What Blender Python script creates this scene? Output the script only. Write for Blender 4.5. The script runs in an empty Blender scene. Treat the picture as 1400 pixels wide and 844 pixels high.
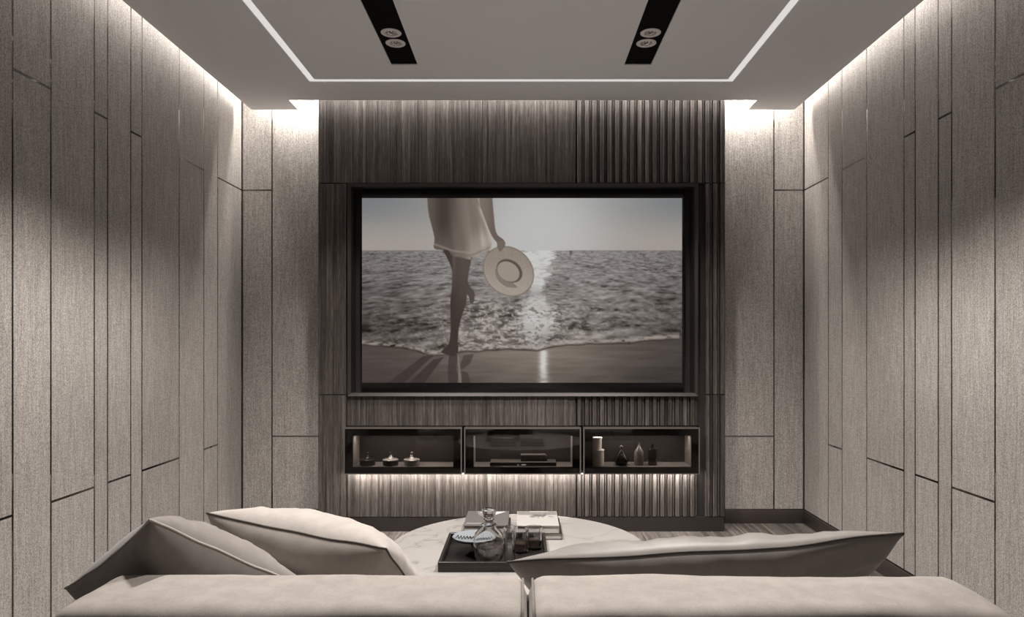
import bpy, bmesh, math, random
import numpy as np
from mathutils import Vector, Matrix, noise

random.seed(7)
C = bpy.context.scene.collection
PI = math.pi

# ------------------------------------------------------------------ camera
F = 950.0            # focal length in pixels of the 1400x844 frame
VX, VY = 715.0, 464.0  # vanishing point of the room
EYE = 1.31
cd = bpy.data.cameras.new('camera')
cd.sensor_fit = 'HORIZONTAL'; cd.sensor_width = 36.0; cd.lens = 36.0 * F / 1400.0
cd.shift_x = -(VX - 700.0) / 1400.0
cd.shift_y = (VY - 422.0) / 1400.0
cd.clip_start = 0.02
cam = bpy.data.objects.new('camera', cd); C.objects.link(cam)
cam.location = (0, 0, EYE); cam.rotation_euler = (PI / 2, 0, 0)
bpy.context.scene.camera = cam

# ------------------------------------------------------------------ world, exposure, lights
w = bpy.data.worlds.new('world'); bpy.context.scene.world = w; w.use_nodes = True
w.node_tree.nodes['Background'].inputs[0].default_value = (0.0, 0.0, 0.0, 1)
w.node_tree.nodes['Background'].inputs[1].default_value = 0.0
vs = bpy.context.scene.view_settings
vs.view_transform = 'Standard'; vs.look = 'None'; vs.gamma = 1.0; vs.use_curve_mapping = False
vs.exposure = 0.1
bpy.context.scene.display_settings.display_device = 'sRGB'

WARM = (1.0, 0.93, 0.87)
SPOT_W = (39.0, 114.0)   # downlights near the media wall / above the coffee table
SPOT_ANGLE = 108.0
SPOT_BLEND = 0.45
COVE_SIDE_W = 2.9    # watts per metre of cove LED along the side walls
COVE_BACK_W = 9.5
COVE_CORNER_W = 21.0
CAB_W = 5.0          # under-cabinet LED, per metre
STRIP_E = 0.66       # ceiling light line
SHELF_W = 1.5

def area(name, loc, rot, sx, sy, watts, col=WARM, spread=180.0):
    l = bpy.data.lights.new(name, 'AREA'); l.shape = 'RECTANGLE'; l.size = sx; l.size_y = sy
    l.energy = watts; l.color = col; l.spread = math.radians(spread)
    o = bpy.data.objects.new(name, l); C.objects.link(o); o.location = loc; o.rotation_euler = rot
    return o

# room dimensions
WX = 2.004           # half width
YB = 4.95            # back wall
YW = 4.73            # front of the wood media wall
YR = -0.9            # rear wall behind the viewer
ZC = 2.906           # underside of the dropped ceiling
ZS = 2.985           # its top
ZT = 3.13            # structural ceiling
SX = 1.886           # half width of the dropped ceiling
YS1, YS0 = 4.83, 4.638   # rear edge of the dropped ceiling at its wings / in the middle
NX = 1.562           # half width of the notch

# cove LEDs in the slot between dropped ceiling and walls
YCV = YR
ymid, ylen = (YCV + YS1) / 2, (YS1 - YCV)
for s in (-1, 1):
    area('cove_light', (s * 1.93, ymid, ZT - 0.03), (0, 0, 0), 0.04, ylen, COVE_SIDE_W * ylen)
area('cove_light', (0, YW - 0.035, ZT - 0.03), (0, 0, 0), 2 * 1.38, 0.03, COVE_BACK_W * 2.76)
for s in (-1, 1):
    area('cove_light', (s * 1.58, YB - 0.08, ZT - 0.03), (0, 0, 0), 0.34, 0.05, COVE_CORNER_W * 0.5)

def at(px, py, Y):
    return Vector(((px - VX) * Y / F, Y, EYE - (py - VY) * Y / F))
def X(px, Y): return (px - VX) * Y / F
def Z(py, Y): return EYE - (py - VY) * Y / F

# ------------------------------------------------------------------ materials
def srgb(r, g, b):
    def f(c):
        c /= 255.0
        return c / 12.92 if c <= 0.04045 else ((c + 0.055) / 1.055) ** 2.4
    return (f(r), f(g), f(b), 1.0)

def mat(name, col, rough=0.6, metal=0.0, spec=0.5, **kw):
    m = bpy.data.materials.new(name); m.use_nodes = True
    b = m.node_tree.nodes['Principled BSDF']
    b.inputs['Base Color'].default_value = col
    b.inputs['Roughness'].default_value = rough
    b.inputs['Metallic'].default_value = metal
    b.inputs['Specular IOR Level'].default_value = spec
    for k, v in kw.items():
        b.inputs[k].default_value = v
    return m

def N(m, t, **kw):
    n = m.node_tree.nodes.new(t)
    for k, v in kw.items(): setattr(n, k, v)
    return n

def coords(m, scale, kind='Object'):
    tc = N(m, 'ShaderNodeTexCoord'); mp = N(m, 'ShaderNodeMapping')
    mp.inputs['Scale'].default_value = scale
    m.node_tree.links.new(tc.outputs[kind], mp.inputs['Vector'])
    return mp.outputs['Vector']

def tex(m, vec, scale, detail=3.0, rough=0.6):
    n = N(m, 'ShaderNodeTexNoise'); n.inputs['Scale'].default_value = scale
    n.inputs['Detail'].default_value = detail; n.inputs['Roughness'].default_value = rough
    m.node_tree.links.new(vec, n.inputs['Vector'])
    return n.outputs['Fac']

def ramp(m, fac, stops):
    r = N(m, 'ShaderNodeValToRGB'); e = r.color_ramp.elements
    while len(e) > len(stops): e.remove(e[-1])
    while len(e) < len(stops): e.new(0.5)
    for k, (p, c) in enumerate(stops): e[k].position = p; e[k].color = c
    m.node_tree.links.new(fac, r.inputs['Fac'])
    return r.outputs['Color']

def mth(m, op, a, b):
    n = N(m, 'ShaderNodeMath', operation=op)
    for k, v in enumerate((a, b)):
        if isinstance(v, (int, float)): n.inputs[k].default_value = v
        else: m.node_tree.links.new(v, n.inputs[k])
    return n.outputs[0]

def mixc(m, fac, a, b, mode='MIX'):
    n = N(m, 'ShaderNodeMix', data_type='RGBA', blend_type=mode)
    for k, v in ((0, fac), (6, a), (7, b)):
        if isinstance(v, (int, float, tuple)): n.inputs[k].default_value = v
        else: m.node_tree.links.new(v, n.inputs[k])
    return n.outputs[2]

def setin(m, name, sock):
    m.node_tree.links.new(sock, m.node_tree.nodes['Principled BSDF'].inputs[name])

def bump(m, fac, strength, dist):
    b = N(m, 'ShaderNodeBump'); b.inputs['Strength'].default_value = strength; b.inputs['Distance'].default_value = dist
    m.node_tree.links.new(fac, b.inputs['Height'])
    setin(m, 'Normal', b.outputs['Normal'])

def wall_fabric():
    m = mat('woven wall fabric', (0.3, 0.28, 0.26, 1), 0.75, spec=0.25)
    fine = tex(m, coords(m, (1, 1, 0.55)), 300.0, 2.0, 0.7)
    strk = tex(m, coords(m, (1, 1, 0.045)), 130.0, 3.0, 0.7)
    f = mth(m, 'ADD', mth(m, 'MULTIPLY', fine, 0.72), mth(m, 'MULTIPLY', strk, 0.28))
    col = ramp(m, f, [(0.36, (0.17, 0.157, 0.146, 1)), (0.5, (0.345, 0.323, 0.303, 1)), (0.63, (0.56, 0.527, 0.495, 1))])
    oi = N(m, 'ShaderNodeObjectInfo')
    v = mth(m, 'ADD', mth(m, 'MULTIPLY', oi.outputs['Random'], 0.10), 0.95)
    hs = N(m, 'ShaderNodeHueSaturation'); m.node_tree.links.new(col, hs.inputs['Color']); m.node_tree.links.new(v, hs.inputs['Value'])
    setin(m, 'Base Color', hs.outputs['Color'])
    bump(m, f, 0.35, 0.004)
    return m

def wood(name, a, b, c, rough=0.5, scale=1.0, axis=2):
    m = mat(name, b, rough, spec=0.35)
    sc = [1.0, 1.0, 1.0]; sc[axis] = 0.02
    sc2 = [1.0, 1.0, 1.0]; sc2[axis] = 0.06
    oi = N(m, 'ShaderNodeObjectInfo')
    tc = N(m, 'ShaderNodeTexCoord'); ad = N(m, 'ShaderNodeVectorMath', operation='ADD')
    cb = N(m, 'ShaderNodeCombineXYZ')
    r50 = mth(m, 'MULTIPLY', oi.outputs['Random'], 50.0)
    for k in range(3): m.node_tree.links.new(r50, cb.inputs[k])
    m.node_tree.links.new(tc.outputs['Object'], ad.inputs[0]); m.node_tree.links.new(cb.outputs[0], ad.inputs[1])
    def mapped(s):
        mp = N(m, 'ShaderNodeMapping'); mp.inputs['Scale'].default_value = s
        m.node_tree.links.new(ad.outputs[0], mp.inputs['Vector']); return mp.outputs[0]
    g1 = tex(m, mapped(sc), 70.0 * scale, 4.0, 0.65)
    g2 = tex(m, mapped(sc2), 240.0 * scale, 3.0, 0.7)
    f = mth(m, 'ADD', mth(m, 'MULTIPLY', g1, 0.6), mth(m, 'MULTIPLY', g2, 0.4))
    col = ramp(m, f, [(0.36, a), (0.5, b), (0.64, c)])
    v = mth(m, 'ADD', mth(m, 'MULTIPLY', oi.outputs['Random'], 0.35), 0.82)
    hs = N(m, 'ShaderNodeHueSaturation'); m.node_tree.links.new(col, hs.inputs['Color']); m.node_tree.links.new(v, hs.inputs['Value'])
    setin(m, 'Base Color', hs.outputs['Color'])
    bump(m, f, 0.25, 0.002)
    return m

def cloth(name, col, var=0.12, scale=380.0, rough=0.9, sheen=0.15):
    m = mat(name, col, rough, spec=0.2)
    m.node_tree.nodes['Principled BSDF'].inputs['Sheen Weight'].default_value = sheen
    f1 = tex(m, coords(m, (1, 1, 1)), scale, 2.0, 0.7)
    f2 = tex(m, coords(m, (1, 1, 1)), 22.0, 3.0, 0.6)
    f = mth(m, 'ADD', mth(m, 'MULTIPLY', f1, 0.5), mth(m, 'MULTIPLY', f2, 0.5))
    lo = tuple(x * (1 - var) for x in col[:3]) + (1,); hi = tuple(min(1, x * (1 + var)) for x in col[:3]) + (1,)
    setin(m, 'Base Color', ramp(m, f, [(0.4, lo), (0.6, hi)]))
    bump(m, f1, 0.2, 0.001)
    return m

def marble():
    m = mat('white marble', (0.75, 0.73, 0.7, 1), 0.16, spec=0.5)
    vec = coords(m, (1, 1, 1))
    n = N(m, 'ShaderNodeTexNoise'); n.inputs['Scale'].default_value = 2.6; n.inputs['Detail'].default_value = 5
    n.inputs['Distortion'].default_value = 1.6; m.node_tree.links.new(vec, n.inputs['Vector'])
    a = mth(m, 'ABSOLUTE', mth(m, 'SUBTRACT', n.outputs['Fac'], 0.5), 0.0)
    vein = ramp(m, a, [(0.0, (0.18, 0.17, 0.16, 1)), (0.010, (0.325, 0.31, 0.297, 1)), (0.05, (0.36, 0.345, 0.33, 1))])
    cl = tex(m, vec, 5.0, 4.0)
    setin(m, 'Base Color', mixc(m, 0.35, vein, ramp(m, cl, [(0.3, (0.315, 0.3, 0.284, 1)), (0.7, (0.385, 0.37, 0.355, 1))])))
    return m

def emit(name, col, strength):
    m = bpy.data.materials.new(name); m.use_nodes = True
    b = m.node_tree.nodes['Principled BSDF']
    b.inputs['Base Color'].default_value = (0.02, 0.02, 0.02, 1)
    b.inputs['Emission Color'].default_value = col; b.inputs['Emission Strength'].default_value = strength
    return m

def thin_glass(name, tint, refl_rough=0.02, ior=1.5):
    m = bpy.data.materials.new(name); m.use_nodes = True
    nt = m.node_tree; nt.nodes.remove(nt.nodes['Principled BSDF'])
    tr = N(m, 'ShaderNodeBsdfTransparent'); tr.inputs[0].default_value = tint
    gl = N(m, 'ShaderNodeBsdfGlossy'); gl.inputs['Roughness'].default_value = refl_rough
    fr = N(m, 'ShaderNodeFresnel'); fr.inputs[0].default_value = ior
    mx = N(m, 'ShaderNodeMixShader')
    nt.links.new(fr.outputs[0], mx.inputs[0]); nt.links.new(tr.outputs[0], mx.inputs[1]); nt.links.new(gl.outputs[0], mx.inputs[2])
    nt.links.new(mx.outputs[0], nt.nodes['Material Output'].inputs[0])
    return m

M = {}
M['fabric'] = wall_fabric()
M['inlay'] = mat('polished dark bronze inlay', (0.24, 0.225, 0.213, 1), 0.05, 1.0)
M['wood'] = wood('smoked oak veneer', (0.024, 0.020, 0.0178, 1), (0.067, 0.058, 0.052, 1), (0.15, 0.132, 0.121, 1))
M['wood_dark'] = mat('groove backing', (0.018, 0.015, 0.014, 1), 0.7)
M['plinth'] = mat('dark plinth lacquer', (0.022, 0.018, 0.016, 1), 0.5)
M['baseboard'] = mat('dark brown baseboard lacquer', (0.045, 0.037, 0.033, 1), 0.4)
M['floor'] = wood('grey brown floor oak', (0.036, 0.031, 0.027, 1), (0.11, 0.097, 0.088, 1), (0.21, 0.19, 0.174, 1), 0.42, 0.8, 1)
M['subfloor'] = mat('subfloor', (0.02, 0.018, 0.016, 1), 0.8)
M['plaster'] = mat('warm grey ceiling paint', (0.94, 0.957, 0.975, 1), 0.85, spec=0.2)
pl_n = tex(M['plaster'], coords(M['plaster'], (1, 1, 1)), 120.0); bump(M['plaster'], pl_n, 0.05, 0.001)
M['black'] = mat('matt black channel', (0.006, 0.005, 0.005, 1), 0.8, spec=0.1)
M['silver'] = mat('satin silver trim', (0.90, 0.88, 0.86, 1), 0.5, 0.0)
M['chrome'] = mat('chrome', (0.8, 0.78, 0.76, 1), 0.12, 1.0)
M['lens'] = mat('dark lamp lens', (0.06, 0.055, 0.05, 1), 0.15)
M['strip'] = emit('light line diffuser', (1.0, 0.95, 0.92, 1), STRIP_E)
M['led'] = emit('led tape', (1.0, 0.9, 0.82, 1), 2.0)
M['bezel'] = mat('black television bezel', (0.004, 0.004, 0.004, 1), 0.25)
M['bronze'] = mat('dark bronze metal', (0.045, 0.039, 0.036, 1), 0.45, 0.3)
M['cab'] = mat('dark cabinet lacquer', (0.035, 0.029, 0.026, 1), 0.45)
M['cabin'] = mat('cabinet lining', (0.20, 0.185, 0.172, 1), 0.6)
M['cabrim'] = mat('brushed champagne edge', (0.20, 0.18, 0.168, 1), 0.4, 0.6)
M['pane'] = thin_glass('tinted cabinet glass', (0.78, 0.75, 0.73, 1))
M['sofa'] = cloth('light beige upholstery', (0.30, 0.274, 0.255, 1))
M['sofa_pipe'] = cloth('beige piping', (0.17, 0.155, 0.143, 1))
M['sofa_frame'] = cloth('taupe sofa frame cloth', (0.30, 0.27, 0.25, 1))
M['pillow'] = cloth('satin pillow cloth', (0.20, 0.185, 0.173, 1), 0.08, 500.0, 0.38, 0.3)
M['pillow_light'] = cloth('pale pillow cloth', (0.36, 0.331, 0.309, 1), 0.08, 500.0, 0.75, 0.2)
M['pillow_dark'] = cloth('taupe pillow cloth', (0.20, 0.182, 0.17, 1), 0.08, 500.0, 0.7, 0.3)
M['pipe_dark'] = mat('dark piping', (0.05, 0.042, 0.038, 1), 0.7)
M['pipe_light'] = mat('light piping', (0.42, 0.38, 0.35, 1), 0.6)
M['marble'] = marble()
M['tray'] = wood('ebonised tray wood', (0.008, 0.007, 0.006, 1), (0.016, 0.014, 0.013, 1), (0.035, 0.03, 0.028, 1), 0.3, 1.0, 0)
M['glass'] = mat('clear crystal', (1, 1, 1, 1), 0.01, **{'Transmission Weight': 1.0, 'IOR': 1.5})
M['whisky'] = mat('dark liquor', (0.22, 0.17, 0.14, 1), 0.05, **{'Transmission Weight': 0.85, 'IOR': 1.36})
M['page'] = mat('book pages', (0.5, 0.475, 0.45, 1), 0.9)
M['cover_grey'] = mat('charcoal book cover', (0.11, 0.105, 0.10, 1), 0.45)
M['cover_white'] = mat('white book cover', (0.38, 0.365, 0.345, 1), 0.5)
M['cover_dark'] = mat('dark brown book cover', (0.035, 0.03, 0.027, 1), 0.5)
M['print_grey'] = mat('grey cover print', (0.2, 0.19, 0.18, 1), 0.5)
M['print_light'] = mat('light cover print', (0.62, 0.6, 0.57, 1), 0.5)
M['dish_black'] = mat('black glazed ceramic', (0.006, 0.006, 0.006, 1), 0.08)
M['dish_blue'] = mat('pale blue grey glaze', (0.22, 0.245, 0.265, 1), 0.12)
M['ceramic_black'] = mat('black jar ceramic', (0.01, 0.009, 0.008, 1), 0.3)
M['ceramic_grey'] = mat('warm grey jar ceramic', (0.25, 0.225, 0.205, 1), 0.5)
M['jar_lid'] = mat('pewter jar lid', (0.42, 0.395, 0.37, 1), 0.35, 0.4)
M['canister'] = mat('pale stone canister', (0.5, 0.465, 0.43, 1), 0.7)
M['bottle_dark'] = mat('black bottle glass', (0.006, 0.005, 0.005, 1), 0.08)
M['bottle_grey'] = mat('frosted taupe bottle', (0.16, 0.14, 0.13, 1), 0.35)
M['device'] = mat('black anodised device', (0.045, 0.04, 0.037, 1), 0.4, 0.3)
M['device_grey'] = mat('grey device lid', (0.13, 0.118, 0.11, 1), 0.45, 0.3)
M['display'] = emit('device display', (0.9, 0.9, 0.88, 1), 0.55)

# ------------------------------------------------------------------ mesh helpers
def link(name, me, m=None, parent=None):
    o = bpy.data.objects.new(name, me); C.objects.link(o)
    if m: me.materials.append(M[m] if isinstance(m, str) else m)
    if parent: o.parent = parent
    return o

def obj(name, bm, m, parent=None, smooth=False):
    bmesh.ops.recalc_face_normals(bm, faces=bm.faces)
    me = bpy.data.meshes.new(name); bm.to_mesh(me); bm.free()
    if smooth:
        for p in me.polygons: p.use_smooth = True
        me.set_sharp_from_angle(angle=math.radians(35))
    return link(name, me, m, parent)

def bx(bm, x0, x1, y0, y1, z0, z1):
    v = [bm.verts.new((x, y, z)) for x in (x0, x1) for y in (y0, y1) for z in (z0, z1)]
    for f in ((0, 1, 3, 2), (4, 6, 7, 5), (0, 4, 5, 1), (2, 3, 7, 6), (0, 2, 6, 4), (1, 5, 7, 3)):
        bm.faces.new([v[k] for k in f])
    return v

def box(name, m, x0, x1, y0, y1, z0, z1, parent=None, bevel=0.0, seg=2):
    bm = bmesh.new(); bx(bm, x0, x1, y0, y1, z0, z1)
    if bevel:
        bmesh.ops.bevel(bm, geom=bm.edges[:], offset=bevel, segments=seg, affect='EDGES', profile=0.5)
    return obj(name, bm, m, parent, smooth=bool(bevel))

def lathe(name, m, prof, loc=(0, 0, 0), parent=None, segs=32, smooth=True, squash=(1, 1)):
    bm = bmesh.new(); rings = []
    for r, z in prof:
        if r < 1e-5: rings.append([bm.verts.new((0, 0, z))])
        else: rings.append([bm.verts.new((r * squash[0] * math.cos(2 * PI * k / segs), r * squash[1] * math.sin(2 * PI * k / segs), z)) for k in range(segs)])
    for a, b in zip(rings, rings[1:]):
        for k in range(segs):
            q = (k + 1) % segs
            if len(a) == 1 and len(b) == 1: continue
            if len(a) == 1: bm.faces.new((a[0], b[k], b[q]))
            elif len(b) == 1: bm.faces.new((a[k], a[q], b[0]))
            else: bm.faces.new((a[k], a[q], b[q], b[k]))
    bmesh.ops.translate(bm, vec=loc, verts=bm.verts[:])
    return obj(name, bm, m, parent, smooth)

def tube_bm(pts, r, closed=False, segs=6):
    bm = bmesh.new(); n = len(pts); rings = []
    pts = [Vector(p) for p in pts]
    for i in range(n):
        a = pts[(i - 1) % n] if closed or i > 0 else pts[i]
        b = pts[(i + 1) % n] if closed or i < n - 1 else pts[i]
        t = (b - a)
        if t.length < 1e-9: t = Vector((0, 0, 1))
        t.normalize()
        up = Vector((0, 0, 1)) if abs(t.z) < 0.9 else Vector((0, 1, 0))
        u = t.cross(up).normalized(); v = t.cross(u)
        rings.append([bm.verts.new(pts[i] + r * (math.cos(2 * PI * k / segs) * u + math.sin(2 * PI * k / segs) * v)) for k in range(segs)])
    rng = range(n) if closed else range(n - 1)
    for i in rng:
        a, b = rings[i], rings[(i + 1) % n]
        for k in range(segs):
            q = (k + 1) % segs
            bm.faces.new((a[k], a[q], b[q], b[k]))
    if not closed:
        bm.faces.new(rings[0]); bm.faces.new(rings[-1])
    return bm

def prism(name, m, poly, z0, z1, parent=None):
    bm = bmesh.new()
    lo = [bm.verts.new((x, y, z0)) for x, y in poly]; hi = [bm.verts.new((x, y, z1)) for x, y in poly]
    n = len(poly)
    bm.faces.new(lo); bm.faces.new(hi)
    for k in range(n): bm.faces.new((lo[k], lo[(k + 1) % n], hi[(k + 1) % n], hi[k]))
    return obj(name, bm, m, parent)

def plate(name, m, xs, ys, solid, z0, z1, parent=None):
    """horizontal slab made of the grid cells for which solid(x, y) holds; closed all round"""
    bm = bmesh.new(); vc = {}
    def v(i, j, k):
        if (i, j, k) not in vc: vc[(i, j, k)] = bm.verts.new((xs[i], ys[j], (z0, z1)[k]))
        return vc[(i, j, k)]
    nx, ny = len(xs) - 1, len(ys) - 1
    S = [[solid((xs[i] + xs[i + 1]) / 2, (ys[j] + ys[j + 1]) / 2) for j in range(ny)] for i in range(nx)]
    def s(i, j): return 0 <= i < nx and 0 <= j < ny and S[i][j]
    for i in range(nx):
        for j in range(ny):
            if not S[i][j]: continue
            for k in (0, 1): bm.faces.new((v(i, j, k), v(i + 1, j, k), v(i + 1, j + 1, k), v(i, j + 1, k)))
            if not s(i - 1, j): bm.faces.new((v(i, j, 0), v(i, j + 1, 0), v(i, j + 1, 1), v(i, j, 1)))
            if not s(i + 1, j): bm.faces.new((v(i + 1, j, 0), v(i + 1, j + 1, 0), v(i + 1, j + 1, 1), v(i + 1, j, 1)))
            if not s(i, j - 1): bm.faces.new((v(i, j, 0), v(i + 1, j, 0), v(i + 1, j, 1), v(i, j, 1)))
            if not s(i, j + 1): bm.faces.new((v(i, j + 1, 0), v(i + 1, j + 1, 0), v(i + 1, j + 1, 1), v(i, j + 1, 1)))
    return obj(name, bm, m, parent)

def tag(o, label, cat, group=None, kind=None):
    o['label'] = label; o['category'] = cat
    if group: o['group'] = group
    if kind: o['kind'] = kind
    return o

def empty(name, loc=(0, 0, 0)):
    o = bpy.data.objects.new(name, None); C.objects.link(o); o.location = loc; o.empty_display_size = 0.05
    return o

def under(child, parent):
    """keep a mesh built in world coordinates where it is while parenting it"""
    child.parent = parent
    child.location = child.location - parent.location
    return child

# ------------------------------------------------------------------ the setting
fl = tag(box('floor', 'subfloor', -WX, WX, YR, YB, -0.08, -0.016), 'grey brown oak plank floor running towards the media wall', 'floor', kind='structure')
pw = 0.1002
k = 0; x = -WX
while x < WX - 0.01:
    off = random.uniform(0.2, 1.3); y0 = YR
    y1 = YR + off
    while y0 < YB - 0.01:
        y1 = min(y1, YB)
        box('plank', 'floor', x + 0.001, x + pw - 0.001, y0 + 0.001, y1 - 0.001, -0.016, 0.0, fl)
        y0 = y1; y1 = y0 + 1.4
    x += pw

# side walls: a metal faced wall with fabric panels standing proud of it, the joints show the metal
ZUP, ZLO = 2.372, 0.618
BB = 0.096
cuts = [YB - 0.004, 4.559, 4.361, 4.049, 3.653, 3.549, 3.351, 3.247, 2.948, 2.727, 2.33, 2.23, 2.03, 1.93, 1.63, 1.41, 1.01, 0.61, 0.51, 0.31, 0.21, -0.09, -0.31, YR]
g = 0.0055
PT = 0.0015
def panel(parent, axis, a0, a1, z0, z1, base, s):
    """one fabric panel; axis 'y' on a side wall (a = y) or 'x' on the back wall (a = x)"""
    if axis == 'y':
        x0, x1 = sorted((base, base - s * PT)); b = (x0, x1, a0 + g, a1 - g, z0 + g, z1 - g)
    else:
        b = (a0 + g, a1 - g, base - PT, base, z0 + g, z1 - g)
    return box('panel', 'fabric', *b, parent)
for s, nm in ((-1, 'wall_left'), (1, 'wall_right')):
    x0, x1 = sorted((s * WX, s * (WX + 0.1)))
    wl = tag(box(nm, 'inlay', x0, x1, YR, YB, 0, ZT), 'warm grey woven fabric panel wall on the %s of the sofa' % nm[5:], 'wall', kind='structure')
    for k in range(len(cuts) - 1):
        a1, a0 = cuts[k], cuts[k + 1]
        zs = (BB, ZUP, ZT) if k % 2 == 0 else (BB, ZLO, ZT)
        for z0, z1 in zip(zs, zs[1:]): panel(wl, 'y', a0, a1, z0, z1, s * WX, s)
    xa, xb = sorted((s * WX, s * (WX - 0.012)))
    tag(box('baseboard_' + nm[5:], 'baseboard', xa, xb, YR, YB, 0, BB - 0.003, bevel=0.002), 'dark brown baseboard along the %s fabric wall' % nm[5:], 'baseboard', kind='structure')

wb = tag(box('wall_back', 'inlay', -WX - 0.1, WX + 0.1, YB, YB + 0.1, 0, ZT), 'fabric panel wall flanking the wooden media wall', 'wall', kind='structure')
XW0, XW1 = X(435, YW), X(993, YW)
for s in (-1, 1):
    e = WX - 0.006; mid = abs(X(372, YB)); inn = 1.36
    for (a, b, zs) in ((mid, e, (BB, ZUP, ZT)), (inn, mid, (BB, ZLO, ZT))):
        a0, a1 = sorted((s * a, s * b))
        for z0, z1 in zip(zs, zs[1:]): panel(wb, 'x', a0, a1, z0, z1, YB, 1)
for s, nm in ((-1, 'trim_1'), (1, 'trim_2')):
    a0, a1 = sorted((s * 1.37, s * (WX - 0.013)))
    tag(box(nm, 'baseboard', a0, a1, YB - 0.012, YB, 0, BB - 0.003, bevel=0.002), 'dark baseboard on the back wall %s of the media wall' % ('left' if s < 0 else 'right'), 'baseboard', kind='structure')

tag(box('wall_rear', 'fabric', -WX - 0.1, WX + 0.1, YR - 0.1, YR, 0, ZT), 'plain fabric wall behind the viewer', 'wall', kind='structure')
tag(box('ceiling', 'plaster', -WX - 0.1, WX + 0.1, YR - 0.1, YB + 0.1, ZT, ZT + 0.1), 'structural ceiling above the cove slot', 'ceiling', kind='structure')

# dropped ceiling with light line and black channels cut through it
LX0, LX1, LY1, LY0, LW = -1.322, 1.300, 4.307, 0.2, 0.042
TR = [(X(535, 4.04), X(571, 4.04)), (X(853.5, 4.04), X(890, 4.04))]
TY0, TY1 = 0.9, 4.04
xs = sorted({-SX, SX, -NX, NX, LX0, LX0 + LW, LX1 - LW, LX1, *[v for t in TR for v in t]})
ys = sorted({YR, YS0, YS1, LY0, LY0 + LW, LY1 - LW, LY1, TY0, TY1})
def slab(x, y):
    if abs(x) < NX and y > YS0: return False
    if LX0 < x < LX1 and LY0 < y < LY1 and not (LX0 + LW < x < LX1 - LW and LY0 + LW < y < LY1 - LW): return False
    for a, b in TR:
        if a < x < b and TY0 < y < TY1: return False
    return True
tag(plate('ceiling_dropped', 'plaster', xs, ys, slab, ZC, ZS), 'grey dropped ceiling panel floating between the wall coves', 'ceiling', kind='structure')
def line(x, y):
    return LX0 < x < LX1 and LY0 < y < LY1 and not (LX0 + LW < x < LX1 - LW and LY0 + LW < y < LY1 - LW)
tag(plate('ceiling_light_line', 'strip', sorted({LX0, LX0 + LW, LX1 - LW, LX1}), sorted({LY0, LY0 + LW, LY1 - LW, LY1}), line, ZC + 0.004, ZC + 0.02),
    'thin glowing rectangular light line set into the ceiling', 'light')

# black channels with downlights
def downlight(x, y, label, grp, watts, aim=0.0):
    r = empty('downlight', (x, y, ZC)); tag(r, label, 'downlight', grp)
    z = 0.006
    lathe('trim_ring', 'silver', [(0.032, z + 0.004), (0.033, z - 0.003), (0.050, z - 0.004), (0.0535, z - 0.002), (0.0535, z - 0.0002)], (0, 0, 0), r, 40)
    lathe('reflector', 'silver', [(0.033, z - 0.002), (0.0325, z + 0.014), (0.028, z + 0.016)], (0, 0, 0), r, 40)
    lathe('inner_ring', 'chrome', [(0.0285, z + 0.016), (0.0285, z + 0.004), (0.0265, z + 0.002), (0.0245, z + 0.004), (0.022, z + 0.013)], (0, 0, 0), r, 40)
    lathe('lens', 'silver', [(0.0, z + 0.008), (0.012, z + 0.009), (0.023, z + 0.014), (0.029, z + 0.0165), (0.029, z + 0.022), (0.0, z + 0.022)], (0, 0, 0), r, 32)
    for q in (-0.008, 0.008): lathe('led_chip', 'lens', [(0.0, z + 0.0065), (0.004, z + 0.0068), (0.004, z + 0.0095), (0, z + 0.0095)], (q, 0.004, 0), r, 12)
    l = bpy.data.lights.new('downlight_beam', 'SPOT'); l.energy = watts; l.color = WARM
    l.spot_size = math.radians(SPOT_ANGLE); l.spot_blend = SPOT_BLEND; l.shadow_soft_size = 0.022
    o = bpy.data.objects.new('downlight_beam', l); C.objects.link(o); o.parent = r; o.location = (0, 0, -0.012); o.rotation_euler = (math.radians(aim), 0, 0)
    return r
for t, (a, b) in enumerate(TR):
    side = 'left' if t == 0 else 'right'
    cx = (a + b) / 2; e = 0.0005; hh = 0.034
    dys = (3.757, 3.63, 2.42, 2.29)
    def chan(x, y): return not any(abs(x - cx) < hh and abs(y - q) < hh for q in dys)
    tag(plate('ceiling_channel', 'black', sorted((a + e, cx - hh, cx + hh, b - e)), sorted([TY0 + e, TY1 - e] + [q + d for q in dys for d in (-hh, hh)]), chan, ZC + 0.006, ZC + 0.016),
        'long black recessed lighting channel in the ceiling, %s of the two' % side, 'light channel', 'black ceiling channels')
    for y, wh in ((3.757, 'nearer the media wall'), (3.63, 'farther from the media wall')):
        downlight(cx, y, 'round silver downlight in the %s black channel, %s' % (side, wh), 'silver downlights', SPOT_W[0])
    for y, wh in ((2.42, 'third'), (2.29, 'fourth')):
        downlight(cx, y, '%s silver downlight along the %s black channel, above the coffee table' % (wh, side), 'silver downlights', SPOT_W[1], 6.0)

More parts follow.
